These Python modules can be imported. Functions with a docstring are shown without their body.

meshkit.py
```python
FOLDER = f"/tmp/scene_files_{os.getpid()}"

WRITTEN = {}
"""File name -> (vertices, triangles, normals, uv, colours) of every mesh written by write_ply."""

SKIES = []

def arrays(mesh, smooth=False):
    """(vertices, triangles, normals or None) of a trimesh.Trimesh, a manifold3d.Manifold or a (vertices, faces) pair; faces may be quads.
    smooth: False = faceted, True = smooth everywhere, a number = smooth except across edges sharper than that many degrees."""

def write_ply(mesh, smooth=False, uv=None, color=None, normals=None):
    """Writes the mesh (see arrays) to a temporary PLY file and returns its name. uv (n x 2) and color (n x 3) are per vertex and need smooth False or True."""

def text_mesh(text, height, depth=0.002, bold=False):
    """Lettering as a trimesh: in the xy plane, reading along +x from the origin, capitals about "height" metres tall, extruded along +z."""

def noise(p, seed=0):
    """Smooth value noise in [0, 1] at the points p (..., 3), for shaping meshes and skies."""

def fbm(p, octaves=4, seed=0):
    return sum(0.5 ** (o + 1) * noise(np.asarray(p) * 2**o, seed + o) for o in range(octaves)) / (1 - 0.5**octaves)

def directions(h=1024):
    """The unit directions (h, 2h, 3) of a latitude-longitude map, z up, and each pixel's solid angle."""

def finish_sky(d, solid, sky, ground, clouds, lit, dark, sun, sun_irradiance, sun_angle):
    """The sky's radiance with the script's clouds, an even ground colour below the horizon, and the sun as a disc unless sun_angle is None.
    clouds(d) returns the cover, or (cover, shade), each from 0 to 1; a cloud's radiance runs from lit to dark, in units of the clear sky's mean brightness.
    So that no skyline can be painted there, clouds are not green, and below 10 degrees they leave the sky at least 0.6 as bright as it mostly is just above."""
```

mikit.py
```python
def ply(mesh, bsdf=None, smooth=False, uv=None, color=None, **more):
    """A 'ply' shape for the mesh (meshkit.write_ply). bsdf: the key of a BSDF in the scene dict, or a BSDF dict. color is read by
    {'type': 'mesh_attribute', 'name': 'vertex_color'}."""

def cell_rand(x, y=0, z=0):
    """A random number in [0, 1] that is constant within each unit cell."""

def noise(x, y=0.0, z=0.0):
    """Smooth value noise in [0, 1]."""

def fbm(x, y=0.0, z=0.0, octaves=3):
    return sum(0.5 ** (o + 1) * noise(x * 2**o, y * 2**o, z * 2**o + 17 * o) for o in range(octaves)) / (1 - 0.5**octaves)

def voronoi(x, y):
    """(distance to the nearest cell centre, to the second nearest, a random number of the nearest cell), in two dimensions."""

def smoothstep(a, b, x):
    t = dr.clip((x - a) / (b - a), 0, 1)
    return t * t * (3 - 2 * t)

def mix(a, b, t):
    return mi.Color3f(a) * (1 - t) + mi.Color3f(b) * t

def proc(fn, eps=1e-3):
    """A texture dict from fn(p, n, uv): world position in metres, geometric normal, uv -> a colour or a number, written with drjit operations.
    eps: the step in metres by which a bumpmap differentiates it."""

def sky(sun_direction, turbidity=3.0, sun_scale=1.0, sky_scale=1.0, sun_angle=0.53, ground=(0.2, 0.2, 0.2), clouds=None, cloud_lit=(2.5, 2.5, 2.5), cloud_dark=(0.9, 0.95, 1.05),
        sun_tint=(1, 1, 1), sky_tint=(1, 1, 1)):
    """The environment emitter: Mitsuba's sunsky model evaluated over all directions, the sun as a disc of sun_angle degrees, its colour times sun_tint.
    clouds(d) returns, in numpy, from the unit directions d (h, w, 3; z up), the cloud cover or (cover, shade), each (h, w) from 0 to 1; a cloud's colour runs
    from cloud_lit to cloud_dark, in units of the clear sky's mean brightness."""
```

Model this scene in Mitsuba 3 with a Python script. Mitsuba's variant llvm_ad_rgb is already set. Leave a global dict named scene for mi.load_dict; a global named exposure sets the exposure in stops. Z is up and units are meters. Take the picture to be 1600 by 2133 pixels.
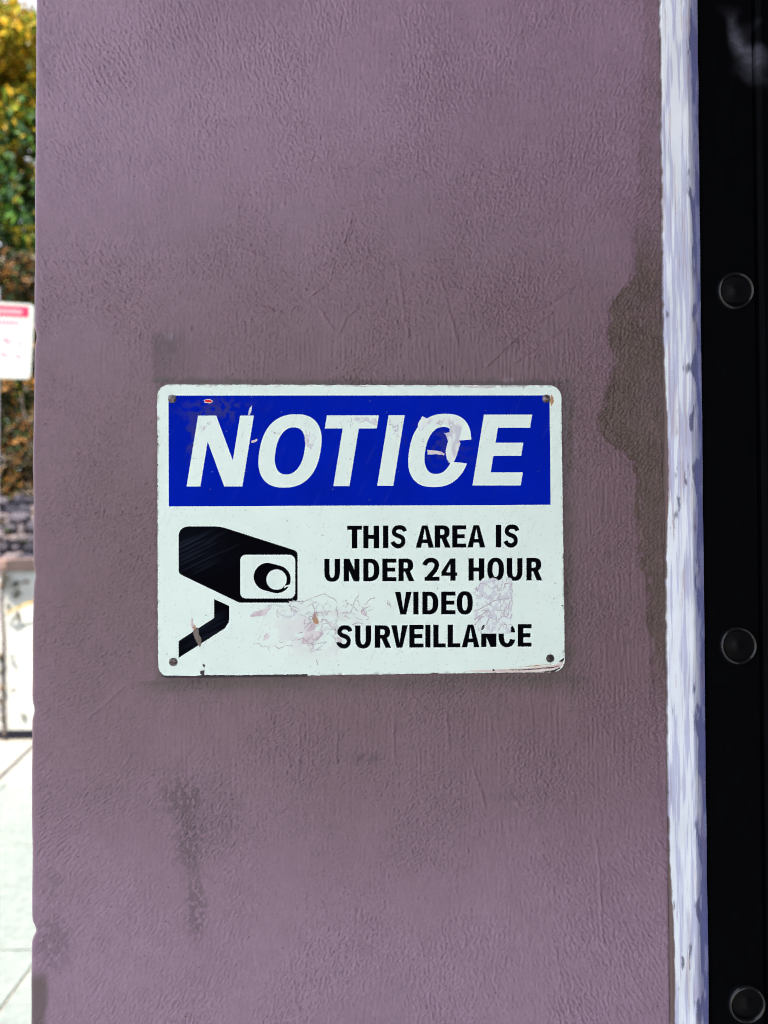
import math
import numpy as np
import drjit as dr
import mitsuba as mi
import trimesh
import mikit
import meshkit
import manifold3d as m3
from mikit import noise, fbm, voronoi, smoothstep, mix
from scipy.ndimage import gaussian_filter
from shapely.geometry import Polygon, LineString, Point, box
from shapely.ops import unary_union
from shapely import affinity

T = mi.ScalarTransform4f
scene, labels = {}, {}
rng = np.random.default_rng(7)

# ------------------------------------------------------------------ camera, sky, exposure
CAM = np.array([-0.00968, -0.67668, 1.50231])
YAW, PITCH, ROLL = 0.042193, 0.018768, -0.003451
FPX = 1606.0                                   # focal length in pixels of the 1600 x 2133 photograph
_f = np.array([math.sin(YAW) * math.cos(PITCH), math.cos(YAW) * math.cos(PITCH), math.sin(PITCH)])
_r = np.cross(_f, [0, 0, 1.0]); _r /= np.linalg.norm(_r)
_u = np.cross(_r, _f)
RIGHT = _r * math.cos(ROLL) + _u * math.sin(ROLL)
UP = _u * math.cos(ROLL) - _r * math.sin(ROLL)
scene['camera'] = {
    'type': 'thinlens', 'fov': 2 * math.degrees(math.atan(800 / FPX)), 'fov_axis': 'x',
    'aperture_radius': 0.0029, 'focus_distance': 0.674,
    'near_clip': 0.02, 'far_clip': 800.0,
    'to_world': T().look_at(origin=CAM.tolist(), target=(CAM + _f).tolist(), up=UP.tolist()),
}
scene['sky'] = mikit.sky([0.06, -0.55, 0.83], turbidity=3, ground=(0.3, 0.29, 0.27), sky_tint=(1.05, 1.0, 0.95), sun_tint=(0.95, 1.0, 1.07),
                         clouds=lambda d: 0.45 + 0.5 * meshkit.fbm(d * [3.0, 3.0, 6.0], 4, 3), cloud_lit=(2.3, 2.3, 2.35))
exposure = 2.97


def at(px, py, y):
    """The point of the plane Y = y that was measured at this pixel of the photograph."""
    px, py = np.asarray(px, float), np.asarray(py, float)
    d = _f + RIGHT * ((px - 800) / FPX)[..., None] - UP * ((py - 1066.5) / FPX)[..., None]
    return CAM + d * ((y - CAM[1]) / d[..., 1])[..., None]


def at_ground(px, py, z=0.0):
    d = _f + RIGHT * (px - 800) / FPX - UP * (py - 1066.5) / FPX
    return CAM + d * ((z - CAM[2]) / d[2])


# ------------------------------------------------------------------ helpers
def put(key, mesh, bsdf, smooth=False, label=None, cat=None, group=None, kind=None, **more):
    n, k = 0, key
    while k in scene:
        n += 1
        k = f'{key}_{n:03d}'
    scene[k] = mikit.ply(mesh, bsdf, smooth, **more)
    tag(k, label, cat, group, kind)
    return k


def tag(k, label=None, cat=None, group=None, kind=None):
    e = {a: b for a, b in (('label', label), ('category', cat), ('group', group), ('kind', kind)) if b}
    if e:
        labels[k] = e


def bx(x0, x1, y0, y1, z0, z1, r=0.0):
    """A box, its edges chamfered by r."""
    if r <= 0:
        return trimesh.creation.box(bounds=[[x0, y0, z0], [x1, y1, z1]])
    pts = []
    for a, b, c in np.ndindex(2, 2, 2):
        X, Y, Z = (x0, x1)[a], (y0, y1)[b], (z0, z1)[c]
        sx, sy, sz = (1, -1)[a], (1, -1)[b], (1, -1)[c]
        pts += [(X + sx * r, Y + sy * r, Z), (X + sx * r, Y, Z + sz * r), (X, Y + sy * r, Z + sz * r)]
    return trimesh.convex.convex_hull(np.array(pts))


def join(ms):
    return trimesh.util.concatenate(ms)


def tube(p, r, sides=8):
    p = np.asarray(p, float)
    t = np.gradient(p, axis=0)
    t /= np.linalg.norm(t, axis=1, keepdims=True) + 1e-12
    a = np.cross(t, [0.31, 0.93, 0.2]); a /= np.linalg.norm(a, axis=1, keepdims=True)
    b, g = np.cross(t, a), np.arange(sides) * 2 * np.pi / sides
    r = np.broadcast_to(r, (len(p),))
    v = p[:, None] + r[:, None, None] * (np.cos(g)[None, :, None] * a[:, None] + np.sin(g)[None, :, None] * b[:, None])
    i, j = np.meshgrid(np.arange(len(p) - 1), np.arange(sides), indexing='ij')
    q = np.stack([i * sides + j, i * sides + (j + 1) % sides, (i + 1) * sides + (j + 1) % sides, (i + 1) * sides + j], -1).reshape(-1, 4)
    v = v.reshape(-1, 3)
    cap = [[0, k + 1, k] for k in range(1, sides - 1)]
    o = len(v) - sides
    cap += [[o, o + k, o + k + 1] for k in range(1, sides - 1)]
    return trimesh.Trimesh(v, np.vstack([q[:, [0, 1, 2]], q[:, [0, 2, 3]], cap]), process=False)


def revolve(profile, n=40):
    """Profile (radius, height) turned about the axis, the height pointing to -Y (out of the wall)."""
    m = trimesh.creation.revolve(np.array(profile, float), sections=n)
    v = m.vertices.copy()
    m.vertices = np.stack([v[:, 0], -v[:, 2], v[:, 1]], 1)
    return m


def curve_table(pts, y=0.0, n=256):
    """Photograph points (px, py) along a roughly upright line -> table of wall x over wall z."""
    w = at([p[0] for p in pts], [p[1] for p in pts], y)
    o = np.argsort(w[:, 2])
    z = np.linspace(0.95, 2.05, n)
    return np.interp(z, w[o, 2], w[o, 0])


def lookup(values):
    values = np.asarray(values, np.float32)
    n = len(values)

    def f(z):
        t = dr.clip((z - 0.95) / 1.1, 0, 0.9999) * (n - 1)
        i = mi.UInt32(dr.floor(t))
        w = t - dr.floor(t)
        tab = mi.Float(values)
        return dr.gather(mi.Float, tab, i) * (1 - w) + dr.gather(mi.Float, tab, i + 1) * w
    return f


# ------------------------------------------------------------------ materials
def principled(color, rough=0.6, spec=0.3, **k):
    c = color if isinstance(color, dict) else {'type': 'rgb', 'value': list(color)}
    return {'type': 'twosided', 'b': {'type': 'principled', 'base_color': c, 'roughness': rough, 'specular': spec, **k}}


def matt(color):
    return {'type': 'twosided', 'b': {'type': 'diffuse', 'reflectance': color}}


X_STRIP = 0.2690                                # where the pillar ends and the jamb begins
X_LEFT = -0.2847                                # the pillar's free edge
PATCH = lookup(curve_table([(1352, -60), (1345, 0), (1338, 150), (1332, 300), (1328, 430), (1320, 480), (1318, 560), (1304, 598), (1274, 628), (1266, 660),
                            (1264, 705), (1276, 745), (1270, 790), (1262, 830), (1244, 868), (1243, 890), (1262, 915), (1290, 936), (1316, 958), (1325, 985), (1327, 1100),
                            (1331, 1150), (1340, 1180), (1346, 1210), (1350, 1300), (1358, 1420), (1368, 1560), (1378, 1700), (1388, 1900), (1400, 2133), (1402, 2200)]))


def W(px, py):
    q = at(px, py, 0.0)
    return float(q[0]), float(q[2])


def blob(x, z, c, rx, rz, soft=1.0):
    """1 at the centre of an upright ellipse on the wall, 0 outside."""
    d = dr.sqrt(dr.square((x - c[0]) / rx) + dr.square((z - c[1]) / rz))
    return 1 - smoothstep(1 - soft, 1, d)


SIGN_L, SIGN_R, SIGN_T, SIGN_B = -0.1785, 0.1785, 1.6275, 1.372


def wall_colour(p, n, uv):
    x, z = p.x, p.z
    big = fbm(x * 9, z * 7, 1.0, 3)
    fine = fbm(x * 160, z * 120, 3.0, 3)
    c = mix((0.230, 0.150, 0.222), (0.256, 0.168, 0.248), smoothstep(0.3, 0.7, big))
    # light falloff painted into the wall colour: browner, darker band round the notice
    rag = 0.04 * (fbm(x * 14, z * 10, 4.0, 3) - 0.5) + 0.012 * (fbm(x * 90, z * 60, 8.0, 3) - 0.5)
    mid_shade = (1 - smoothstep(0.08, 0.38, dr.sqrt(dr.square((x - 0.10) * 0.42) + dr.square((z - 1.50) * 0.88)) + rag)) * 0.80
    c = mix(c, mi.Color3f(0.122, 0.072, 0.082), mid_shade)
    c = c * (0.92 + 0.16 * fine) * (0.92 + 0.16 * noise(x * 800, z * 700, 4.0))
    # older olive-brown paint left along the jamb
    e = PATCH(z) + 0.016 * (fbm(x * 230, z * 170, 5.0, 4) - 0.5) + 0.005 * (noise(x * 30, z * 45, 2.0) - 0.5)
    old = smoothstep(-0.0016, 0.0028, x - e) * (0.78 + 0.22 * smoothstep(0.32, 0.62, fbm(x * 75, z * 55, 9.0, 4)))
    zt, zb = W(1300, 560)[1], W(1300, 1330)[1]
    full = smoothstep(zb - 0.09, zb + 0.02, z) * (0.30 + 0.70 * (1 - smoothstep(zt - 0.01, zt + 0.05, z)))
    c = mix(c, mi.Color3f(0.082, 0.057, 0.049) * (0.75 + 0.5 * fine), old * full * 0.9)
    # thin worn spots of the older paint
    def worn(cx, cy, rx, ry, f, amount, seed):
        k = blob(x, z, W(cx, cy), rx, ry, 0.8)
        return k * smoothstep(0.47, 0.58, fbm(x * f * 1.3, z * f, seed, 3) + 0.22 * k - 0.10) * amount
    dark = mi.Color3f(0.082, 0.056, 0.078)
    for a in ((350, 720, 0.020, 0.022, 120, 0.5, 1.0), (382, 1662, 0.030, 0.030, 330, 0.68, 2.0), (396, 1755, 0.022, 0.044, 330, 0.60, 3.0), (408, 1880, 0.015, 0.050, 330, 0.58, 4.0), (455, 1700, 0.035, 0.06, 360, 0.25, 14.0),
              (765, 1580, 0.020, 0.008, 260, 0.6, 5.0), (1060, 1660, 0.022, 0.008, 300, 0.35, 6.0), (112, 1960, 0.024, 0.040, 240, 0.38, 7.0), (108, 1840, 0.018, 0.03, 240, 0.3, 8.0),
              (100, 120, 0.02, 0.05, 140, 0.25, 10.0)):
        c = mix(c, dark, worn(*a))
    # a shallow darker brush patch above the plate's upper left corner, straight along its left side
    a, b = W(319, 688), W(405, 790)
    k = smoothstep(-0.001, 0.001, x - a[0] + 0.002 * (noise(z * 300, 1.0) - 0.5)) * (1 - smoothstep(0.004, 0.050, x - a[0] + 0.012 * (fbm(x * 120, z * 120, 2.0, 3) - 0.5)))
    k = k * (1 - smoothstep(-0.006, 0.001, z - a[1] + 0.008 * (fbm(x * 150, z * 150, 5.0, 3) - 0.5))) * smoothstep(-0.004, 0.004, z - SIGN_T)
    c = mix(c, mi.Color3f(0.092, 0.060, 0.070), k * 0.6)
    # scuffed corner low on the free edge
    q = W(102, 2025)
    c = mix(c, mi.Color3f(0.088, 0.068, 0.066), (1 - smoothstep(-0.004, 0.002, x - q[0] + 0.006 * (noise(x * 60, z * 60, 4.0) - 0.5))) * (1 - smoothstep(-0.012, 0.004, z - q[1] + 0.012 * (noise(x * 90, z * 90, 8.0) - 0.5))) * 0.75)
    # paler lilac overspray right of and above the notice
    pale = mi.Color3f(0.235, 0.190, 0.262)
    streak = fbm(x * 420, z * 30, 2.0, 3)
    for cx, cy, rx, rz in ((1184, 900, 0.009, 0.075), (1060, 793, 0.022, 0.004), (372, 700, 0.018, 0.007)):
        c = mix(c, pale, blob(x, z, W(cx, cy), rx, rz, 0.9) * smoothstep(0.35, 0.65, streak) * 0.6)
    # grime gathered round the plate, its contact shadow painted in with it
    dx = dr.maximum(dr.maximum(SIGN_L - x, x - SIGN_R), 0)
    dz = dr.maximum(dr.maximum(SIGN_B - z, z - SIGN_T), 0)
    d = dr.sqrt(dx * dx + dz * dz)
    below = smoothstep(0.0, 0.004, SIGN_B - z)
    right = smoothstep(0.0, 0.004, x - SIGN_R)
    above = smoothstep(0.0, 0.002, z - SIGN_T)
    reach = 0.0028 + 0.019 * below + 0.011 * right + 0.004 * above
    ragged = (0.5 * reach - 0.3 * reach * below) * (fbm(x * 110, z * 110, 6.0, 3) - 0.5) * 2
    grime_shade = (1 - smoothstep(0.0, reach, d + ragged)) * (0.35 + 0.32 * dr.maximum(dr.maximum(1.3 * above, right), below)) * (0.75 + 0.4 * noise(x * 18, z * 18, 3.0))
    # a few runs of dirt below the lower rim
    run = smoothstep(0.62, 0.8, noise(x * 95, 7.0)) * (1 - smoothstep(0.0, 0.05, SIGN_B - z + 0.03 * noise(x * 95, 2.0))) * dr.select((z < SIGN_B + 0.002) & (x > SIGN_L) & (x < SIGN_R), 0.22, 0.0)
    grime_shade = dr.clip(dr.maximum(grime_shade, run), 0, 0.8)
    c = mix(c, mi.Color3f(0.062, 0.056, 0.050), grime_shade)
    # pin-head specks
    v = voronoi(x * 70, z * 70)
    c = mix(c, mi.Color3f(0.045, 0.038, 0.042), dr.select((v[2] > 0.93) & (v[0] < 0.05), 0.7, 0.0))
    return c


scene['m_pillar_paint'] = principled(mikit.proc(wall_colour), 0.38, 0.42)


def stucco(color, f=60.0):
    def fn(p, n, uv):
        return mi.Color3f(color) * (0.82 + 0.36 * fbm(p.x * f, p.y * f, p.z * f, 3)) * (0.9 + 0.2 * fbm(p.x * 2, p.y * 2, p.z * 2, 2))
    return mikit.proc(fn)


def plate_colour(p, n, uv):
    x, z = p.x, p.z
    c = mi.Color3f(0.72, 0.85, 0.815) * (0.965 + 0.07 * fbm(x * 40, z * 40, 1.0, 3))
    v = voronoi(x * 300, z * 300)
    c = mix(c, mi.Color3f(0.42, 0.40, 0.42), dr.select((v[2] > 0.84) & (v[0] < 0.17), 0.35, 0.0))
    v = voronoi(x * 90 + 5, z * 90)
    c = mix(c, mi.Color3f(0.25, 0.20, 0.22), dr.select((v[2] > 0.95) & (v[0] < 0.05), 0.8, 0.0))
    # fine slanting hairline scratches
    s = fbm((x - 0.45 * z) * 700, (x * 0.45 + z) * 28, 3.0, 2)
    c = mix(c, mi.Color3f(0.52, 0.52, 0.55), smoothstep(0.84, 0.9, s) * 0.3)
    # rubbed film between pictogram and text
    k = blob(x, z, W(660, 1310), 0.062, 0.034, 0.9)
    k = k * smoothstep(0.45, 0.6, fbm(x * 90, z * 110, 4.0, 4))
    c = mix(c, mi.Color3f(0.66, 0.61, 0.66), k * 0.6)
    # rubbed, greyed rim
    e = dr.minimum(dr.minimum(x - SIGN_L, SIGN_R - x), dr.minimum(SIGN_T - z, z - SIGN_B))
    c = mix(c, mi.Color3f(0.24, 0.22, 0.22), (1 - smoothstep(0.0, 0.0035, e + 0.006 * (fbm(x * 260, z * 260, 2.0, 3) - 0.45))) * 0.75)
    return c


def blue_colour(p, n, uv):
    x, z = p.x, p.z
    c = mi.Color3f(0.001, 0.013, 0.40) * (0.92 + 0.16 * fbm(x * 30, z * 30, 1.0, 2))
    s = fbm((x - 0.5 * z) * 900, (x * 0.5 + z) * 30, 3.0, 2)
    c = mix(c, mi.Color3f(0.05, 0.07, 0.42), smoothstep(0.70, 0.85, s) * 0.12)
    k = blob(x, z, W(455, 855), 0.050, 0.016, 0.9) + blob(x, z, W(405, 915), 0.012, 0.03, 0.9) + blob(x, z, W(920, 925), 0.05, 0.03, 0.9) * 0.6
    c = mix(c, mi.Color3f(0.035, 0.040, 0.20), smoothstep(0.5, 0.68, fbm(x * 240, z * 240, 6.0, 3) + 0.15 * k) * dr.minimum(k, 1) * 0.75)
    v = voronoi(x * 130, z * 130)
    c = mix(c, mi.Color3f(0.4, 0.45, 0.6), dr.select((v[2] > 0.95) & (v[0] < 0.05), 0.7, 0.0))
    return c


def black_colour(p, n, uv):
    x, z = p.x, p.z
    s = fbm((x * 0.5 - z) * 520, (x + z * 0.5) * 22, 3.0, 3)
    k = blob(x, z, W(400, 1140), 0.05, 0.03, 0.9)
    k = dr.maximum(k, blob(x, z, W(425, 1320), 0.04, 0.03, 0.9) * 0.7)
    c = mix((0.0022, 0.0022, 0.004), (0.014, 0.019, 0.032), smoothstep(0.5, 0.72, s) * k)
    return mix(c, mi.Color3f(0.007, 0.009, 0.017), k * 0.4)


scene['m_plate'] = principled(mikit.proc(plate_colour), 0.42, 0.25)
scene['m_blue'] = matt(mikit.proc(blue_colour))
scene['m_black_print'] = matt(mikit.proc(black_colour))
scene['m_residue'] = principled(mikit.proc(lambda p, n, uv: mix((0.72, 0.82, 0.82), (0.60, 0.63, 0.70), smoothstep(0.45, 0.60, fbm(p.x * 420, p.z * 300, 1.0, 4)))), 0.7, 0.1)
scene['m_residue_white'] = principled(mikit.proc(lambda p, n, uv: mix((0.74, 0.82, 0.82), (0.56, 0.57, 0.66), smoothstep(0.5, 0.68, fbm(p.x * 150, p.z * 70, 1.0, 4)))), 0.7, 0.1)
scene['m_mauve'] = principled(mikit.proc(lambda p, n, uv: mix((0.55, 0.47, 0.54), (0.68, 0.66, 0.69), smoothstep(0.35, 0.65, fbm(p.x * 200, p.z * 200, 1.0, 3)))), 0.8, 0.1)
scene['m_line'] = principled((0.36, 0.29, 0.37), 0.9, 0.05)
scene['m_pink'] = principled((0.62, 0.40, 0.56), 0.8, 0.1)
scene['m_red'] = principled((0.65, 0.015, 0.02), 0.5, 0.2)
scene['m_scrape'] = principled(mikit.proc(lambda p, n, uv: mix((0.13, 0.11, 0.10), (0.24, 0.20, 0.19), fbm(p.x * 300, p.z * 120, 1.0, 3))), 0.8, 0.1)
scene['m_tear'] = principled(mikit.proc(lambda p, n, uv: mix((0.58, 0.44, 0.42), (0.74, 0.70, 0.68), fbm(p.x * 30, p.z * 700, 1.0, 3))), 0.8, 0.1)
scene['m_dark_chip'] = principled((0.05, 0.042, 0.05), 0.8, 0.1)
scene['m_tan'] = principled((0.45, 0.27, 0.17), 0.8, 0.1)
scene['m_screw'] = principled(mikit.proc(lambda p, n, uv: mix((0.24, 0.22, 0.25), (0.10, 0.07, 0.06), smoothstep(0.4, 0.65, fbm(p.x * 500, p.y * 500, p.z * 500, 3)))), 0.42, 0.5, metallic=0.6)
scene['m_screw_dark'] = principled(mikit.proc(lambda p, n, uv: mix((0.055, 0.05, 0.06), (0.03, 0.018, 0.015), smoothstep(0.4, 0.65, fbm(p.x * 500, p.y * 500, p.z * 500, 3)))), 0.42, 0.5, metallic=0.4)


def jamb_colour(p, n, uv):
    x, z = p.x, p.z
    s = fbm(x * 420, z * 22, 2.0, 4)
    c = mix((0.80, 0.86, 0.97), (0.54, 0.57, 0.78), smoothstep(0.42, 0.66, s + 0.25 * (noise(x * 60, z * 16, 1.0) - 0.5)))
    c = c * (0.88 + 0.24 * fbm(x * 80, z * 30, 4.0, 3))
    # paint worn off towards the gate, a few longer scars
    w = smoothstep(0.015, 0.040, x - X_STRIP)
    k = fbm(x * 150, z * 42, 7.0, 4)
    chip = smoothstep(0.60, 0.70, k * 0.80 + 0.30 * w + 0.16 * (noise(z * 9, 3.0) - 0.5))
    c = mix(c, mi.Color3f(0.085, 0.085, 0.16), chip * 0.85)
    c = mix(c, mi.Color3f(0.17, 0.20, 0.52), smoothstep(0.022, 0.036, x - X_STRIP + 0.008 * (k - 0.5)) * 0.78)  # blue lens fringe along the gate side, tinted into the colour
    c = mix(c, mi.Color3f(0.42, 0.28, 0.33), smoothstep(0.66, 0.74, fbm(x * 420, z * 22, 11.0, 3)) * 0.35)
    # purple paint brushed over the inner edge here and there
    c = mix(c, mi.Color3f(0.16, 0.115, 0.12), 1 - smoothstep(0.0, 0.0015, x - X_STRIP - 0.0035 * smoothstep(0.6, 0.95, noise(z * 9, 9.0)) - 0.0015 * fbm(x * 300, z * 150, 1.0, 3) + 0.0008))
    return c


scene['m_jamb'] = principled(mikit.proc(jamb_colour), 0.6, 0.2)


def gate_colour(p, n, uv):
    x, z = p.x, p.z
    c = mix((0.0012, 0.0014, 0.002), (0.0022, 0.0024, 0.0034), fbm(x * 120, p.y * 120, z * 40, 3))
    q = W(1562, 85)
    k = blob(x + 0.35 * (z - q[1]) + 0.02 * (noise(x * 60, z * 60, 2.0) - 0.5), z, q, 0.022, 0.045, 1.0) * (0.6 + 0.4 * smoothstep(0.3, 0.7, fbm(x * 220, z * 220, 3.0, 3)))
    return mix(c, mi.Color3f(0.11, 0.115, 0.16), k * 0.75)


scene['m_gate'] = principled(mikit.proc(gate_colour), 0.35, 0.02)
scene['m_bolt'] = principled((0.003, 0.0035, 0.005), 0.24, 0.55)
scene['m_bolt_head'] = principled((0.0018, 0.002, 0.003), 0.34, 0.10)
scene['m_ground'] = principled(stucco((0.30, 0.29, 0.27), 25), 0.9, 0.1)
scene['m_slab'] = principled(stucco((0.20, 0.235, 0.235), 45), 0.9, 0.1)
scene['m_joint'] = principled((0.10, 0.09, 0.085), 0.95, 0.05)
scene['m_white_wall'] = principled(stucco((0.42, 0.44, 0.44), 35), 0.9, 0.1)
scene['m_cap'] = principled(stucco((0.19, 0.135, 0.125), 50), 0.9, 0.1)
scene['m_stone'] = principled(stucco((0.085, 0.08, 0.105), 18), 0.9, 0.1)
scene['m_stone_pale'] = principled(stucco((0.16, 0.14, 0.16), 18), 0.9, 0.1)
scene['m_stone_dark'] = principled(stucco((0.045, 0.045, 0.065), 18), 0.9, 0.1)
scene['m_bark'] = principled(stucco((0.10, 0.085, 0.085), 40), 0.9, 0.1)
scene['m_leaf'] = principled({'type': 'mesh_attribute', 'name': 'vertex_color'}, 0.5, 0.25)
scene['m_straw'] = principled((0.55, 0.38, 0.08), 0.7, 0.2)
scene['m_street_white'] = principled((0.36, 0.40, 0.40), 0.5, 0.3)
scene['m_street_pale'] = principled((0.34, 0.20, 0.25), 0.6, 0.2)
scene['m_street_red'] = principled((0.45, 0.012, 0.06), 0.5, 0.3)
scene['m_street_pink'] = principled((0.42, 0.16, 0.25), 0.6, 0.2)
scene['m_steel'] = principled((0.35, 0.36, 0.37), 0.4, 0.5, metallic=0.8)
scene['m_render'] = principled(stucco((0.19, 0.15, 0.17), 40), 0.9, 0.1)

# ------------------------------------------------------------------ ground and pavement
put('ground', (np.array([[-60, -60, -0.012], [60, -60, -0.012], [60, 60, -0.012], [-60, 60, -0.012]]), np.array([[0, 1, 2, 3]])), 'm_ground', kind='structure',
    label='pale concrete ground that carries the paving slabs')
g1 = at_ground(0, 2103)
jx = float(g1[0])                                # the joint that runs away from us in the photograph's lower left corner
cy_ = float(at_ground(30, 1978)[1])
SL = 0.92
first = True
for i in range(-3, 3):
    for j in range(-5, 5):
        x0, y0 = jx + i * SL, cy_ + j * SL
        if y0 + SL > 4.72:
            continue
        s = 1 if True else 0
        k = put('pavement__slab', bx(x0 + 0.005, x0 + SL - 0.005, y0 + 0.005, y0 + SL - 0.005, -0.008, 0.0 + 0.0012 * rng.random(), 0.004), 'm_slab')
labels['pavement'] = {'label': 'sunlit pale concrete pavement slabs running up to the white garden wall', 'kind': 'structure'}

# ------------------------------------------------------------------ pillar
z0, z1 = 0.985, 2.03
STEP = 0.0008
xs = np.arange(X_LEFT + 0.004, X_STRIP + 1e-9, STEP)
xs[-1] = X_STRIP
zs = np.arange(z0, z1, STEP)
NX, NZ = len(xs), len(zs)


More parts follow.
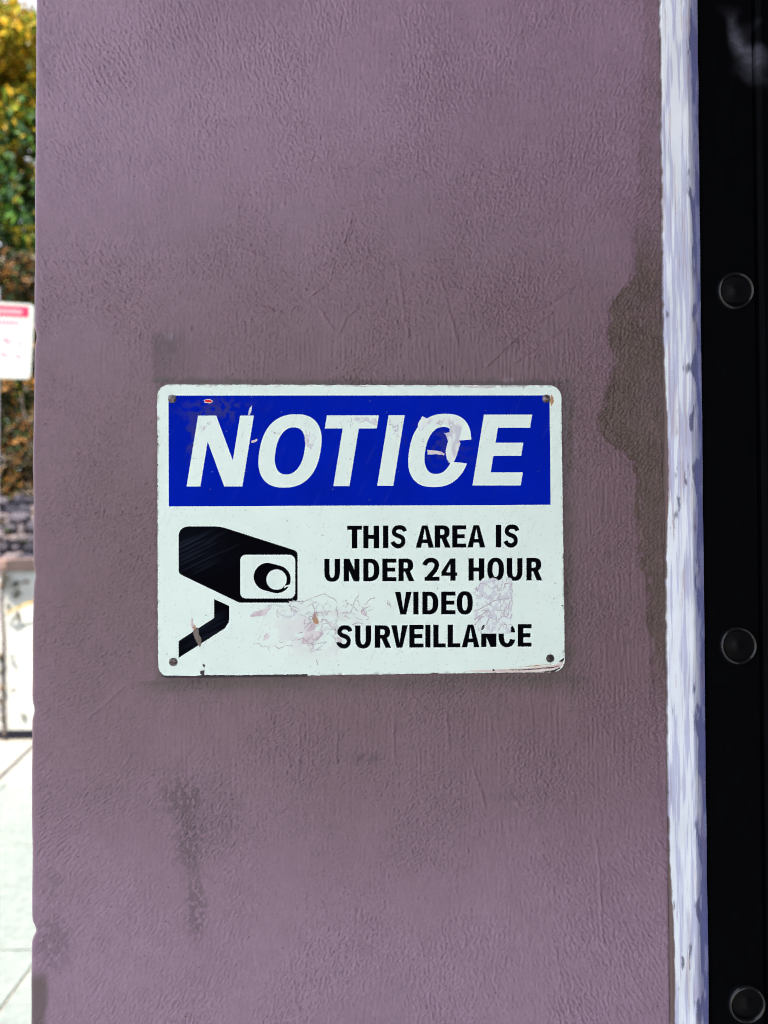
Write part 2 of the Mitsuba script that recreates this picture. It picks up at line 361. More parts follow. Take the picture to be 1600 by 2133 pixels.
def relief():
    """Brushed, rolled masonry paint: heights in metres on the grid, streaks fanning out from the notice like lens blur."""
    r = np.random.default_rng(11)
    P = 96
    nz, nx = NZ + 2 * P, NX + 2 * P
    fz, fx = np.fft.fftfreq(nz)[:, None], np.fft.fftfreq(nx)[None, :]

    def band(w, lo, hi, ang=None, an=1.0):
        if ang is None:
            k2 = fx**2 + fz**2
            g = np.exp(-k2 * (2 * np.pi * lo)**2 / 2) - np.exp(-k2 * (2 * np.pi * hi)**2 / 2)
        else:
            a = fx * math.cos(ang) + fz * math.sin(ang)
            b = -fx * math.sin(ang) + fz * math.cos(ang)
            k2 = (a * an)**2 + b**2
            g = np.exp(-k2 * (2 * np.pi * lo)**2 / 2) - np.exp(-(a**2 + b**2) * (2 * np.pi * hi)**2 / 2) * np.exp(-(a * an)**2 * (2 * np.pi * lo)**2 / 2)
        o = np.fft.ifft2(np.fft.fft2(w) * g).real[P:P + NZ, P:P + NX]
        return o / o.std()
    X, Z = np.meshgrid(xs, zs)
    R = np.hypot(X / 0.28, (Z - 1.5) / 0.46)
    ang = np.arctan2(Z - 1.47, X - 0.02)
    white = r.standard_normal((nz, nx))
    iso = band(white, 0.55, 1.5)
    blur_fan = np.zeros_like(iso)
    wsum = np.zeros_like(iso)
    K = 10
    for k in range(K):
        a = k * np.pi / K
        d = np.abs((ang - a + np.pi / 2) % np.pi - np.pi / 2)
        w = np.clip(1 - d / (np.pi / K), 0, 1)
        blur_fan += w * band(white, 0.55, 1.8, a, 4.0)  # radial lens blur shaped into the relief as streaks
        wsum += w**2
    blur_fan /= np.sqrt(wsum)
    t = np.clip((R - 0.55) / 0.75, 0, 1)
    t = t * t * (3 - 2 * t)
    # patches where the roller left the paint rough, others brushed nearly smooth
    patch = np.clip(0.85 + 0.36 * band(r.standard_normal((nz, nx)), 22, 70), 0.35, 1.6)
    ridge = np.clip(band(r.standard_normal((nz, nx)), 0.8, 2.6, np.pi / 2 + 0.2, 1.5) - 0.9, 0, 2.5)
    h = (iso * (1 - 0.45 * t) * 0.00018 + blur_fan * t * 0.00012) * patch
    h += ridge * 0.00028 * patch * (1 - 0.35 * t)
    h += band(r.standard_normal((nz, nx)), 0.7, 2.0, np.pi / 2, 7.0) * 0.00004
    h += band(r.standard_normal((nz, nx)), 14, 60) * 0.00018
    # upright brush lines near the notice
    up = band(r.standard_normal((nz, nx)), 0.7, 1.9, np.pi / 2, 16.0)
    near = np.exp(-((X / 0.24)**4)) * (np.exp(-((Z - 1.655) / 0.035)**2) + np.exp(-((Z - 1.31) / 0.075)**2) * 0.9)
    side = np.exp(-((X - 0.225) / 0.04)**2) * np.exp(-((Z - 1.45) / 0.22)**2)
    h += up * 0.00007 * np.clip(near + side, 0, 1)
    # crumbs and drips
    for _ in range(1500):
        cx, cz = r.uniform(xs[0], xs[-1]), r.uniform(z0, z1)
        a, b = r.uniform(0.0006, 0.0012), r.uniform(0.0007, 0.0018)
        hh = 0.00015 + 0.00085 * r.random()**4 * (1 if r.random() < 0.75 else -0.8)
        i, j = np.searchsorted(xs, cx), np.searchsorted(zs, cz)
        sl = np.s_[max(0, j - 12):j + 12, max(0, i - 8):i + 8]
        h[sl] += hh * np.exp(-((X[sl] - cx) / a)**2 - ((Z[sl] - cz) / b)**2)
    # raised trowel and brush edges
    lines = [((690, 375), (745, 345), (770, 325), (800, 315)), ((830, 555), (850, 700)), ((915, 575), (960, 720)), ((705, 695), (720, 660), (745, 640)), ((1005, 770), (1080, 700), (1150, 650)),
             ((1060, 660), (1130, 640), (1200, 590)), ((540, 640), (600, 655), (690, 590)), ((730, 460), (715, 510)), ((1065, 760), (1100, 735), (1170, 690)), ((670, 650), (700, 690)),
             ((930, 1490), (935, 1560)), ((620, 1500), (625, 1640)), ((985, 1600), (1010, 1680)), ((1060, 1650), (1090, 1690)), ((180, 1500), (260, 1430)), ((1150, 1960), (1190, 2133)),
             ((600, 1990), (625, 2110)), ((1240, 1750), (1252, 1980)), ((820, 1500), (822, 1590)), ((500, 520), (560, 540)), ((1180, 1480), (1280, 1470)), ((700, 1520), (704, 1600))]
    for L in lines:
        q = at([a[0] for a in L], [a[1] for a in L], 0.0)
        n = 60
        tt = np.linspace(0, len(L) - 1, n)
        lx = np.interp(tt, range(len(L)), q[:, 0]) + 0.0006 * np.cumsum(r.standard_normal(n)) / 3
        lz = np.interp(tt, range(len(L)), q[:, 2])
        m = np.zeros_like(h)
        ii, jj = np.clip(np.searchsorted(xs, lx), 0, NX - 1), np.clip(np.searchsorted(zs, lz), 0, NZ - 1)
        for a in range(n - 1):
            k = 12
            m[np.linspace(jj[a], jj[a + 1], k).round().astype(int), np.linspace(ii[a], ii[a + 1], k).round().astype(int)] = r.uniform(0.3, 1)
        h += gaussian_filter(m, 0.9) * 0.0019
    # the older, lower paint layer along the jamb: a step down of half a millimetre, rougher
    e = np.interp(Z[:, 0], np.linspace(0.95, 2.05, 256), PATCH_NP)[:, None]
    edge = X - e
    low = 1 / (1 + np.exp(-edge / 0.0008))
    h -= low * 0.00045
    h += low * iso * 0.00006
    h += np.exp(-(edge / 0.0016)**2) * 0.00016 * (1 + iso * 0.5)
    # fade to nothing at the rims of the fine grid so that it meets its neighbours
    return h


PATCH_NP = curve_table([(1352, -60), (1345, 0), (1338, 150), (1332, 300), (1328, 430), (1320, 480), (1318, 560), (1304, 598), (1274, 628), (1266, 660),
                        (1264, 705), (1276, 745), (1270, 790), (1262, 830), (1244, 868), (1243, 890), (1262, 915), (1290, 936), (1316, 958), (1325, 985), (1327, 1100),
                        (1331, 1150), (1340, 1180), (1346, 1210), (1350, 1300), (1358, 1420), (1368, 1560), (1378, 1700), (1388, 1900), (1400, 2133), (1402, 2200)])
H = relief()
PTOP = 2.75
rows_lo = np.linspace(0.0, z0 - STEP, 24)
rows_hi = np.linspace(z1 + STEP, PTOP, 20)
allz = np.r_[rows_lo, zs, rows_hi]
Hall = np.vstack([np.repeat(H[:1], len(rows_lo), 0) * np.linspace(0, 1, len(rows_lo))[:, None]**6, H, np.repeat(H[-1:], len(rows_hi), 0) * np.linspace(1, 0, len(rows_hi))[:, None]**6])
# columns: the pillar's side (one far column), a worn rounded arris, then the face
wob = np.interp(allz, np.linspace(0, 3, 400), gaussian_filter(rng.standard_normal(400), 2.0) * 0.0007)
chipz = [float(W(62, 1940)[1]), float(W(68, 1200)[1]), float(W(70, 700)[1]), float(W(66, 1480)[1])]
for c_, d_ in zip(chipz, (0.0035, 0.0015, 0.0018, 0.002)):
    wob += d_ * np.exp(-((allz - c_) / 0.006)**2)
wob = gaussian_filter(wob, 1.0)
arc = [(math.cos(a), math.sin(a)) for a in np.linspace(np.pi, 1.5 * np.pi, 7)]
RA = 0.004
DEPTH = 0.42
cols_x, cols_y = [np.full(len(allz), X_LEFT) + wob], [np.full(len(allz), DEPTH)]
for ca, sa in arc[:-1]:
    cols_x.append(X_LEFT + RA + RA * ca + wob)
    cols_y.append(RA + RA * sa + 0 * allz)
fade = np.clip((xs - xs[0]) / 0.004, 0, 1)[None, :]
FX = np.concatenate([np.stack(cols_x, 1), np.broadcast_to(xs[None], (len(allz), NX)) + (wob[:, None] * (1 - fade))], 1)
FY = np.concatenate([np.stack(cols_y, 1), -Hall * (0.25 + 0.75 * fade)], 1)
FX = np.concatenate([FX, np.full((len(allz), 1), X_STRIP)], 1)
FY = np.concatenate([FY, np.full((len(allz), 1), DEPTH)], 1)
FZ = np.broadcast_to(allz[:, None], FX.shape)
nr, nc = FX.shape
V = np.stack([FX, FY, FZ], -1).reshape(-1, 3)
i, j = np.meshgrid(np.arange(nr - 1), np.arange(nc - 1), indexing='ij')
q = np.stack([i * nc + j, i * nc + j + 1, (i + 1) * nc + j + 1, (i + 1) * nc + j], -1).reshape(-1, 4)
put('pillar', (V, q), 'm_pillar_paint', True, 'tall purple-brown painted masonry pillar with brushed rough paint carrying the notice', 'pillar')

# ------------------------------------------------------------------ jamb strip, gate, added porch
jr = 0.3095 - X_STRIP
prof = [(X_STRIP + 0.0004, 0.05), (X_STRIP + 0.0004, -0.0016), (X_STRIP + 0.0016, -0.0030), (X_STRIP + 0.0235, -0.0030), (X_STRIP + 0.0265, -0.0018), (X_STRIP + jr, 0.0110), (X_STRIP + jr + 0.001, 0.05)]
jz = np.linspace(0.0, PTOP, 900)
JV = []
jn = [np.interp(jz, np.linspace(0, 3, 300), gaussian_filter(rng.standard_normal(300), 1.2)) * 0.0004 for _ in prof]
for k, (a, b) in enumerate(prof):
    JV.append(np.stack([a + (jn[k] if 2 < k else 0 * jz), b + 0.35 * (jn[k] if 1 < k < 6 else 0 * jz), jz], 1))
JV = np.stack(JV, 1)
nr, nc = JV.shape[:2]
i, j = np.meshgrid(np.arange(nr - 1), np.arange(nc - 1), indexing='ij')
q = np.stack([i * nc + j, i * nc + j + 1, (i + 1) * nc + j + 1, (i + 1) * nc + j], -1).reshape(-1, 4)
put('door_jamb', (JV.reshape(-1, 3), q), 'm_jamb', 40, 'narrow white door jamb with worn chipped paint between purple pillar and black gate', 'door jamb')

GX0 = 0.3118
GX1 = float(at(1581, 1066, 0.012)[0])
GW = 1.02
GY = 0.012
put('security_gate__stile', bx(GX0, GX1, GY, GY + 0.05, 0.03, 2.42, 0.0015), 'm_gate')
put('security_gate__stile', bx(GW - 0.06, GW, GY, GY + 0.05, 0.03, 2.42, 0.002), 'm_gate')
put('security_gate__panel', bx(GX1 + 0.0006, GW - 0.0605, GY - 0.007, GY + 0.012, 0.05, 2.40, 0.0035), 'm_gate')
put('security_gate__rail', bx(GX1 + 0.001, GW - 0.061, GY + 0.013, GY + 0.05, 2.30, 2.42, 0.002), 'm_gate')
tag('security_gate', 'black painted steel gate with round bolts at the right edge', 'gate')
rim_prof = [(0.0132, -0.001), (0.0134, 0.0024), (0.0142, 0.0042), (0.0154, 0.0050), (0.0166, 0.0044), (0.0178, 0.0022), (0.0182, -0.001)]
disc_prof = [(0.0, 0.0022), (0.0045, 0.0020), (0.0062, 0.0008), (0.0133, 0.0006), (0.0133, -0.001), (0.0, -0.001)]
for k, (px, py) in enumerate(((1533.5, 605), (1539, 1345), (1557, 2092), (1528, -140))):
    c = at(px, py, GY - 0.003)
    b = None
    for part, prof_, mat in (('washer_rim', rim_prof, 'm_bolt'), ('head', disc_prof, 'm_bolt_head')):
        m = revolve(prof_, 48)
        m.apply_transform(trimesh.transformations.rotation_matrix((0.07, -0.05, 0.03, 0.0)[k], [1, 0.3 * k - 0.2, 0.0]))
        m.apply_translation([c[0], GY, c[2]])
        b = b or ('security_gate__bolt' + (f'_{k:03d}' if k else ''))
        put(f'{b}__{part}', m, mat, 35)

put('added_porch__side_wall', bx(GW + 0.004, GW + 0.3, -2.5, 0.42, 0.0, PTOP - 0.002, 0.004), 'm_render')  # unseen wall added to darken the right side
put('added_porch__lintel', bx(0.3119, GW + 0.002, 0.02, 0.42, 2.425, PTOP - 0.002, 0.003), 'm_render')
put('added_porch__canopy', bx(-0.33, GW + 0.32, -1.75, 0.44, PTOP, PTOP + 0.16, 0.006), 'm_render')  # unseen roof added to keep the pillar in shade
tag('added_porch', 'unseen flat roofed porch added to shade the gate and pillar', 'porch')

# ------------------------------------------------------------------ the notice
PY0 = -0.0048                                    # front face of the plate


def to_plane(poly, y):
    def ring(r):
        a = np.array(r.coords)
        w = at(a[:, 0], a[:, 1], y)
        return np.stack([w[:, 0], w[:, 2]], 1)
    out = []
    for g in getattr(poly, 'geoms', [poly]):
        if g.geom_type == 'Polygon' and g.area > 0.5:
            out.append(Polygon(ring(g.exterior), [ring(h) for h in g.interiors]).buffer(0))
    return out


def sheet(poly, lift, thick=0.00012, inset=0.00003):
    """A flat print or film on the plate: polygon in photograph pixels, its front face lifted off the plate by lift metres."""
    y = PY0 - lift
    ms = []
    for g in to_plane(poly, y):
        for h in getattr(g, 'geoms', [g]):
            m = trimesh.creation.extrude_polygon(h, thick, engine='earcut')
            v = m.vertices.copy()
            m.vertices = np.stack([v[:, 0], y + v[:, 2], v[:, 1]], 1)
            m.invert()
            m.fix_normals()
            ms.append(m)
    return join(ms)


def jag(pts, amp=1.2, step=4.0, seed=0):
    """A polygon with a torn outline."""
    r = np.random.default_rng(seed)
    p = Polygon(pts).segmentize(step)
    a = np.array(p.exterior.coords)[:-1]
    return Polygon(a + r.normal(0, amp, a.shape)).buffer(0)


def rounded(poly, r):
    return poly.buffer(-r, quad_segs=12).buffer(2 * r, quad_segs=12).buffer(-r, quad_segs=12)


# plate outline
tl, tr, br_, bl = (327, 801), (1169, 802.5), (1177, 1399.5), (329.5, 1411)
plate_px = Polygon([tl, tr, br_, bl])
plate_px = plate_px.buffer(-26, quad_segs=14).buffer(26, quad_segs=14)
a = np.array(plate_px.segmentize(5).exterior.coords)[:-1]
r_ = np.random.default_rng(3)
a += r_.normal(0, 0.28, a.shape)
plate_px = Polygon(a)
for cx, cy, rr in ((325.5, 909, 4.5), (326.5, 925, 3.6), (326, 968, 3.8), (327, 1013, 2.6), (1172, 915, 1.5), (440, 1412.5, 3), (560, 1411.0, 4.0), (600, 1409.8, 4.5), (905, 1404.5, 3.2), (1172, 1262, 2.0)):
    plate_px = plate_px.difference(Point(cx, cy).buffer(rr).union(box(cx - rr * 1.5, cy - rr * 0.6, cx + rr * 0.4, cy + rr * 0.9)) if cx < 400 else affinity.scale(Point(cx, cy).buffer(rr), 3.0 if cy > 1390 else 1, 1))
plate = sheet(plate_px.simplify(0.15), 0.0, 0.0014)
put('notice_sign__plate', plate, 'm_plate', 30)
blue = Polygon([(351, 824), (1145, 823.5), (1147, 1051.5), (352, 1054.8)])
put('notice_sign__header_panel', sheet(blue, 0.00010, 0.00013), 'm_blue', label='royal blue header panel')


# letters: polygons with capital height 1
def superell(w, h, n=2.35, k=72):
    t = np.linspace(0, 2 * np.pi, k, endpoint=False)
    c, s = np.cos(t), np.sin(t)
    return Polygon(np.stack([w / 2 + w / 2 * np.sign(c) * np.abs(c)**(2 / n), h / 2 + h / 2 * np.sign(s) * np.abs(s)**(2 / n)], 1))


def g_O(w, v, h):
    o = affinity.translate(superell(w, 1.036, 2.4), 0, -0.018)
    return o.difference(affinity.translate(superell(w - 2 * v, 1.036 - 2 * h, 2.3), v, h - 0.018))


def g_C(w, v, h):
    return g_O(w * 1.02, v, h).difference(Polygon([(w * 0.55, 0.40), (w * 0.70, 0.345), (w * 1.2, 0.30), (w * 1.2, 0.665), (w * 0.72, 0.635), (w * 0.55, 0.60)]))


def g_I(w, v, h):
    return box(0, 0, w, 1)


def g_T(w, v, h):
    return unary_union([box(0, 1 - h, w, 1), box((w - v) / 2, 0, (w + v) / 2, 1)])


def g_H(w, v, h):
    return unary_union([box(0, 0, v, 1), box(w - v, 0, w, 1), box(0, 0.41, w, 0.41 + h)])


def g_E(w, v, h):
    return unary_union([box(0, 0, v, 1), box(0, 0, w, h), box(0, 1 - h, w, 1), box(0, 0.5 - h * 0.5 + 0.01, w * 0.91, 0.5 + h * 0.5 + 0.01)])


def g_L(w, v, h):
    return unary_union([box(0, 0, v, 1), box(0, 0, w, h)])


def g_N(w, v, h):
    dk = 1.32 if v < 0.22 else 1.10
    return unary_union([box(0, 0, v, 1), box(w - v, 0, w, 1), Polygon([(0, 1), (v * dk, 1), (w, 0), (w - v * dk, 0)])])


def g_A(w, v, h):
    o = Polygon([(0, 0), (w / 2 - v * 0.53, 1), (w / 2 + v * 0.53, 1), (w, 0), (w - v * 1.03, 0), (w / 2, 0.86), (v * 1.03, 0)])
    s = Polygon([(0, 0), (w / 2 - v * 0.53, 1), (w / 2 + v * 0.53, 1), (w, 0)])
    return unary_union([o, s.intersection(box(0, 0.215, w, 0.215 + h * 0.92))])


def g_V(w, v, h):
    return Polygon([(0, 1), (v * 1.05, 1), (w / 2, 0.22), (w - v * 1.05, 1), (w, 1), (w / 2 + v * 0.55, 0), (w / 2 - v * 0.55, 0)])


def g_D(w, v, h):
    def half(a, b, y0, y1):
        e = affinity.translate(superell(2 * (b - a), y1 - y0, 2.5), a - (b - a), y0).intersection(box(a, -1, b + 1, 2))
        return e
    o = unary_union([box(0, 0, w * 0.42, 1), half(w * 0.40, w, 0, 1)])
    return o.difference(unary_union([box(v, h, w * 0.42, 1 - h), half(w * 0.40, w - v, h, 1 - h)]))


def g_U(w, v, h):
    o = unary_union([box(0, 0.42, w, 1), affinity.translate(superell(w, 0.9, 2.4), 0, -0.018).intersection(box(0, -1, w, 0.432))])
    i = unary_union([box(v, 0.42, w - v, 1.1), affinity.translate(superell(w - 2 * v, 0.9 - 2 * h, 2.3), v, h - 0.018).intersection(box(0, -1, w, 0.432))])
    return o.difference(i)


def g_R(w, v, h):
    b0 = 0.43
    def half(a, b, y0, y1):
        return affinity.translate(superell(2 * (b - a), y1 - y0, 2.5), a - (b - a), y0).intersection(box(a, -1, b + 1, 2))
    bw = w * 0.93
    o = unary_union([box(0, b0 - 0.02, w * 0.5, 1), half(w * 0.48, bw, b0 - 0.02, 1)])
    o = o.difference(unary_union([box(v, b0 + h * 0.9 - 0.02, w * 0.5, 1 - h), half(w * 0.48, bw - v, b0 + h * 0.9 - 0.02, 1 - h)]))
    leg = Polygon([(w * 0.37, b0 + 0.05), (w * 0.70, b0 + 0.05), (w, 0), (w - v * 1.05, 0)])
    return unary_union([o, box(0, 0, v, 1), leg])


def g_S(w, v, h):
    P = [(0.93, 0.745), (0.88, 0.84), (0.76, 0.905), (0.60, 0.925), (0.44, 0.915), (0.27, 0.86), (0.185, 0.755), (0.21, 0.655), (0.34, 0.585), (0.54, 0.525), (0.73, 0.455), (0.825, 0.36), (0.82, 0.24),
         (0.74, 0.145), (0.60, 0.085), (0.45, 0.075), (0.29, 0.105), (0.17, 0.18), (0.09, 0.275)]
    p = np.array(P)
    x0, x1 = 0.0, 1.0
    from scipy.interpolate import splprep, splev
    tck, _ = splprep(p.T, s=0.0006)
    c = np.stack(splev(np.linspace(0, 1, 60), tck), 1) * [w, 1.0]
    sh = LineString(c).buffer(0.102, cap_style='flat', join_style='round', quad_segs=6)
    b = sh.bounds
    return affinity.translate(affinity.scale(sh, w / (b[2] - b[0]), 1.04 / (b[3] - b[1]), origin=(b[0], b[1])), -b[0], -0.02 - b[1])


def g_2(w, v, h):
    P = [(0.02, 0.70), (0.10, 0.83), (0.25, 0.905), (0.47, 0.925), (0.68, 0.88), (0.80, 0.77), (0.795, 0.64), (0.68, 0.49), (0.50, 0.33), (0.30, 0.16), (0.17, 0.03)]
    from scipy.interpolate import splprep, splev
    tck, _ = splprep(np.array(P).T, s=0.0006)
    c = np.stack(splev(np.linspace(0, 1, 50), tck), 1) * [w, 1.0]
    s = LineString(c).buffer(0.105, cap_style='flat', quad_segs=6)
    return unary_union([s.intersection(box(-0.1, 0.0, w, 1.03)), box(0.02 * w, 0, w * 0.98, h)])


def g_4(w, v, h):
    return unary_union([box(w * 0.56, 0, w * 0.56 + v, 1), box(0, 0.22, w, 0.22 + h * 0.9), Polygon([(0, 0.22), (0, 0.40), (w * 0.56, 1), (w * 0.56 + v * 0.6, 1), (w * 0.56, 0.75), (w * 0.29, 0.36), (w * 0.4, 0.22)])])


GLYPH = {c: globals()['g_' + c] for c in 'OCITHELNAVDURS24'}


def place_glyph(ch, x0, x1, base, cap, v, h, shear=0.0):
    w = (x1 - x0) / cap
    g = GLYPH[ch](w, v, h)
    return affinity.affine_transform(g, [cap, -(-shear) * cap if shear else 0.0, 0.0, -cap, x0, base])


# torn sticker remains that hide parts of the print
res_video = jag([(990, 1225), (1000, 1213), (1008, 1204), (1016, 1210), (1027, 1203), (1038, 1209), (1054, 1206), (1062, 1203), (1068, 1215), (1067, 1230), (1070, 1249), (1066, 1270), (1066, 1302), (1064, 1320.5),
                 (1002, 1318.5), (995, 1311), (986, 1303), (989, 1291), (988, 1275), (991, 1265), (990, 1244)], 1.3, 3.5, 5)
res_video = res_video.difference(Polygon([(1002, 1312), (1005, 1303), (1010, 1301), (1009, 1308), (1004, 1314)]))
res_video = res_video.difference(box(1000, 1319.5, 1066, 1330)).union(box(1003, 1312, 1063, 1320))
head = 'NOTICE'
hx = [(388.7, 505, 1013.2), (528.5, 656, 1013), (657.2, 765.4, 1012.5), (785.7, 819.3, 1012.2), (840.5, 965, 1012), (984.3, 1084.9, 1011.2)]
chars = {}
for ch, (x0, x1, base) in zip(head, hx):
    v, h = (0.195, 0.19) if ch == 'N' else (0.228, 0.186)
    g = place_glyph(ch, x0, x1, base, 147.5, v, h, 0.162)
    put('notice_sign__headline_letter', sheet(g.simplify(0.1), 0.00019, 0.00013), 'm_plate')
rows = [('THIS AREA IS', [(723.3, 754.1), (756.7, 789.6), (798, 808.9), (813.6, 847.7), (866.1, 903.9), (905.8, 939), (942, 971), (973.8, 1010.9), (1033.2, 1044.1), (1049, 1081.8)], (1141.9, 1139.8), 46.6),
        ('UNDER 24 HOUR', [(675.5, 708.3), (716.1, 749), (756.7, 790.2), (796.3, 825.9), (830.2, 863.1), (884.1, 916.3), (919.6, 952.6), (976.1, 1008.8), (1015.1, 1050), (1055.9, 1088.5), (1096.7, 1129.8)], (1211.0, 1208.7), 46.6),
        ('VIDEO', [(822.9, 857.5), (860.9, 871.9), (879.8, 913), (919, 949), (951.7, 985.2)], (1280.0, 1278.9), 46.9),
        ('SURVEILLANCE', [(700.4, 734), (739.8, 773), (780.9, 815), (815, 849.5), (852.6, 882.4), (885.9, 896.9), (902.6, 928.6), (932.6, 958.9), (962, 998.8), (1002.4, 1034.1), (1038.7, 1073.1), (1079.1, 1107.5)], (1350.2, 1346.8), 47.0)]
for text, spans, (b0, b1), cap in rows:
    x_a, x_b = spans[0][0], spans[-1][1]
    for ch, (x0, x1) in zip(text.replace(' ', ''), spans):
        base = b0 + (b1 - b0) * (x0 - x_a) / (x_b - x_a)
        g = place_glyph(ch, x0, x1, base, cap, 0.235, 0.178)
        put('notice_sign__text_letter', sheet(g.simplify(0.06), 0.00010, 0.00013), 'm_black_print')


def zc(pts):
    return [(320 + a / 4.706, 1050 + b / 4.706) for a, b in pts]


body = Polygon([(246, 300), (256, 262), (282, 236), (318, 222), (350, 218), (590, 218), (650, 222), (710, 237), (1412, 462), (1412, 967), (840, 967), (246, 682)])
body = body.buffer(-52, quad_segs=14).buffer(52, quad_segs=14)
body = body.difference(box(848, 497, 1388, 925).buffer(-58).buffer(58, quad_segs=12))
body = body.difference(Polygon([(1326, 980), (1330, 950), (1352, 958), (1368, 944), (1400, 952), (1430, 925), (1440, 980)]))
lens = unary_union([Point(1118, 713).buffer(136, quad_segs=24), Point(1208, 737).buffer(136, quad_segs=24)]).convex_hull.difference(Point(1205, 740).buffer(100, quad_segs=24))
lens = lens.difference(Polygon([(1290, 800), (1340, 788), (1345, 800), (1300, 812), (1285, 828), (1278, 815)]))
arm = Polygon([(593, 931), (740, 998), (740, 1192), (246, 1508), (246, 1342), (593, 1117)])
arm = arm.difference(Polygon([(690, 1240), (760, 1190), (760, 1120), (740, 1130), (735, 1165), (715, 1190)]))


def zpoly(p):
    return affinity.affine_transform(p, [1 / 4.706, 0, 0, 1 / 4.706, 320, 1050])


put('notice_sign__camera_symbol__body', sheet(zpoly(body).simplify(0.05), 0.00010, 0.00013), 'm_black_print')
put('notice_sign__camera_symbol__lens', sheet(zpoly(lens).simplify(0.05), 0.00010, 0.00013), 'm_black_print')
put('notice_sign__camera_symbol__bracket', sheet(zpoly(arm).simplify(0.05), 0.00010, 0.00013), 'm_black_print')
tag('notice_sign__camera_symbol', 'black surveillance camera symbol')


def z8(pts):
    return [(750 + a / 3.5556, 780 + b / 3.5556) for a, b in pts]


def z7(pts):
    return [(310 + a / 3.5556, 780 + b / 3.5556) for a, b in pts]


def film(pts, bsdf, amp=0.5, seed=1, lift=0.0003, label=None, key='notice_sign__sticker_scrap', step=4.0):
    put(key, sheet(jag(pts, amp, step, seed) if not hasattr(pts, 'area') else pts, lift, 0.00012 + (lift - 0.0002)), bsdf, label=label)


film(res_video, 'm_residue', lift=0.00034, label='torn pale sticker remains over the word end of the third line')
film(z8([(690, 365), (760, 375), (735, 480), (742, 515), (733, 545), (715, 610), (690, 650), (660, 655), (640, 620), (635, 560), (650, 500), (640, 455), (622, 430), (660, 430), (668, 385)]), 'm_residue_white', 0.5, 2, 0.00036)
film(z8([(425, 375), (462, 308), (500, 330), (660, 318), (745, 330), (755, 372), (650, 366), (520, 356), (480, 390), (462, 420), (440, 415)]), 'm_residue_white', 0.4, 3, 0.00032)
film(z8([(498, 558), (560, 562), (590, 566), (625, 585), (622, 602), (575, 590), (500, 594)]), 'm_mauve', 0.4, 4)
film(z7([(735, 303), (737, 280), (745, 250), (766, 230), (759, 272), (748, 303)]), 'm_residue_white', 0.3, 5)
film(z7([(755, 495), (800, 473), (805, 490), (762, 509)]), 'm_mauve', 0.4, 6)
film(z7([(411, 188), (450, 180), (477, 198), (455, 214), (415, 210)]), 'm_residue_white', 0.2, 7)
film(z7([(417, 189), (450, 185), (471, 198), (455, 209), (419, 206)]), 'm_red', 0.15, 8, 0.00038, label='small red paint chip')
for k, pts in enumerate(([(380, 425), (440, 350), (455, 360), (400, 430)], [(1155, 440), (1225, 440), (1240, 480), (1200, 560), (1160, 520)], [(1520, 325), (1590, 318), (1598, 350), (1530, 352)])):
    film(z7(pts), 'm_residue', 0.6, 20 + k, 0.00026)
film(z8([(0, 320), (130, 322), (125, 385), (90, 370), (60, 350), (0, 340)]), 'm_residue', 0.6, 24, 0.00026)
film(z8([(215, 330), (290, 335), (285, 470), (255, 450), (240, 380), (215, 375)]), 'm_residue', 0.6, 25, 0.00026)
# rubbed film between camera and text
film(zc([(945, 1100), (975, 1060), (1120, 1015), (1155, 1020), (1100, 1090), (960, 1110)]), 'm_mauve', 0.5, 9, 0.0002)
film(zc([(1240, 1090), (1400, 1045), (1420, 1080), (1340, 1120), (1270, 1115)]), 'm_residue', 0.5, 10, 0.0002)
film(zc([(1070, 1330), (1100, 1260), (1130, 1280), (1135, 1320), (1080, 1345)]), 'm_mauve', 0.5, 11, 0.0002)
film([(628, 1335), (640, 1306), (654, 1298), (658, 1306), (655, 1314), (666, 1315), (674, 1320), (662, 1330), (648, 1340), (632, 1341)], 'm_mauve', 0.7, 12, 0.00022)
film([(651, 1283), (655, 1273), (658, 1280), (664, 1296), (660, 1300), (652, 1296)], 'm_tan', 0.6, 13, 0.00024)
film([(696, 1328), (704, 1326), (712, 1333), (714, 1338), (706, 1338)], 'm_mauve', 0.5, 14, 0.0003)
film([(752, 1276), (757, 1267), (760, 1275), (764, 1284), (756, 1281)], 'm_mauve', 0.4, 15, 0.0002)
# scrape over the bracket, flecks above it, chips by the lower rim
film(zc([(400, 1205), (440, 1215), (445, 1280), (468, 1310), (466, 1370), (455, 1402), (430, 1370), (400, 1310), (385, 1255)]), 'm_scrape', 0.4, 16, 0.0003, 'grey-brown scrape across the camera bracket')
film(zc([(362, 1190), (372, 1105), (388, 1112), (382, 1160), (402, 1190), (410, 1215), (385, 1240)]), 'm_mauve', 0.5, 17, 0.00026)
film(zc([(385, 1205), (405, 1185), (415, 1215), (395, 1235)]), 'm_tan', 0.3, 18, 0.00032)
film(zc([(455, 1638), (500, 1628), (497, 1675), (480, 1684), (458, 1665)]), 'm_dark_chip', 0.25, 19, 0.0002)
film(zc([(480, 1570), (508, 1572), (497, 1606), (484, 1590)]), 'm_dark_chip', 0.25, 26, 0.0002)


def z9(pts):
    return [(900 + a / 5.517, 1070 + b / 5.517) for a, b in pts]


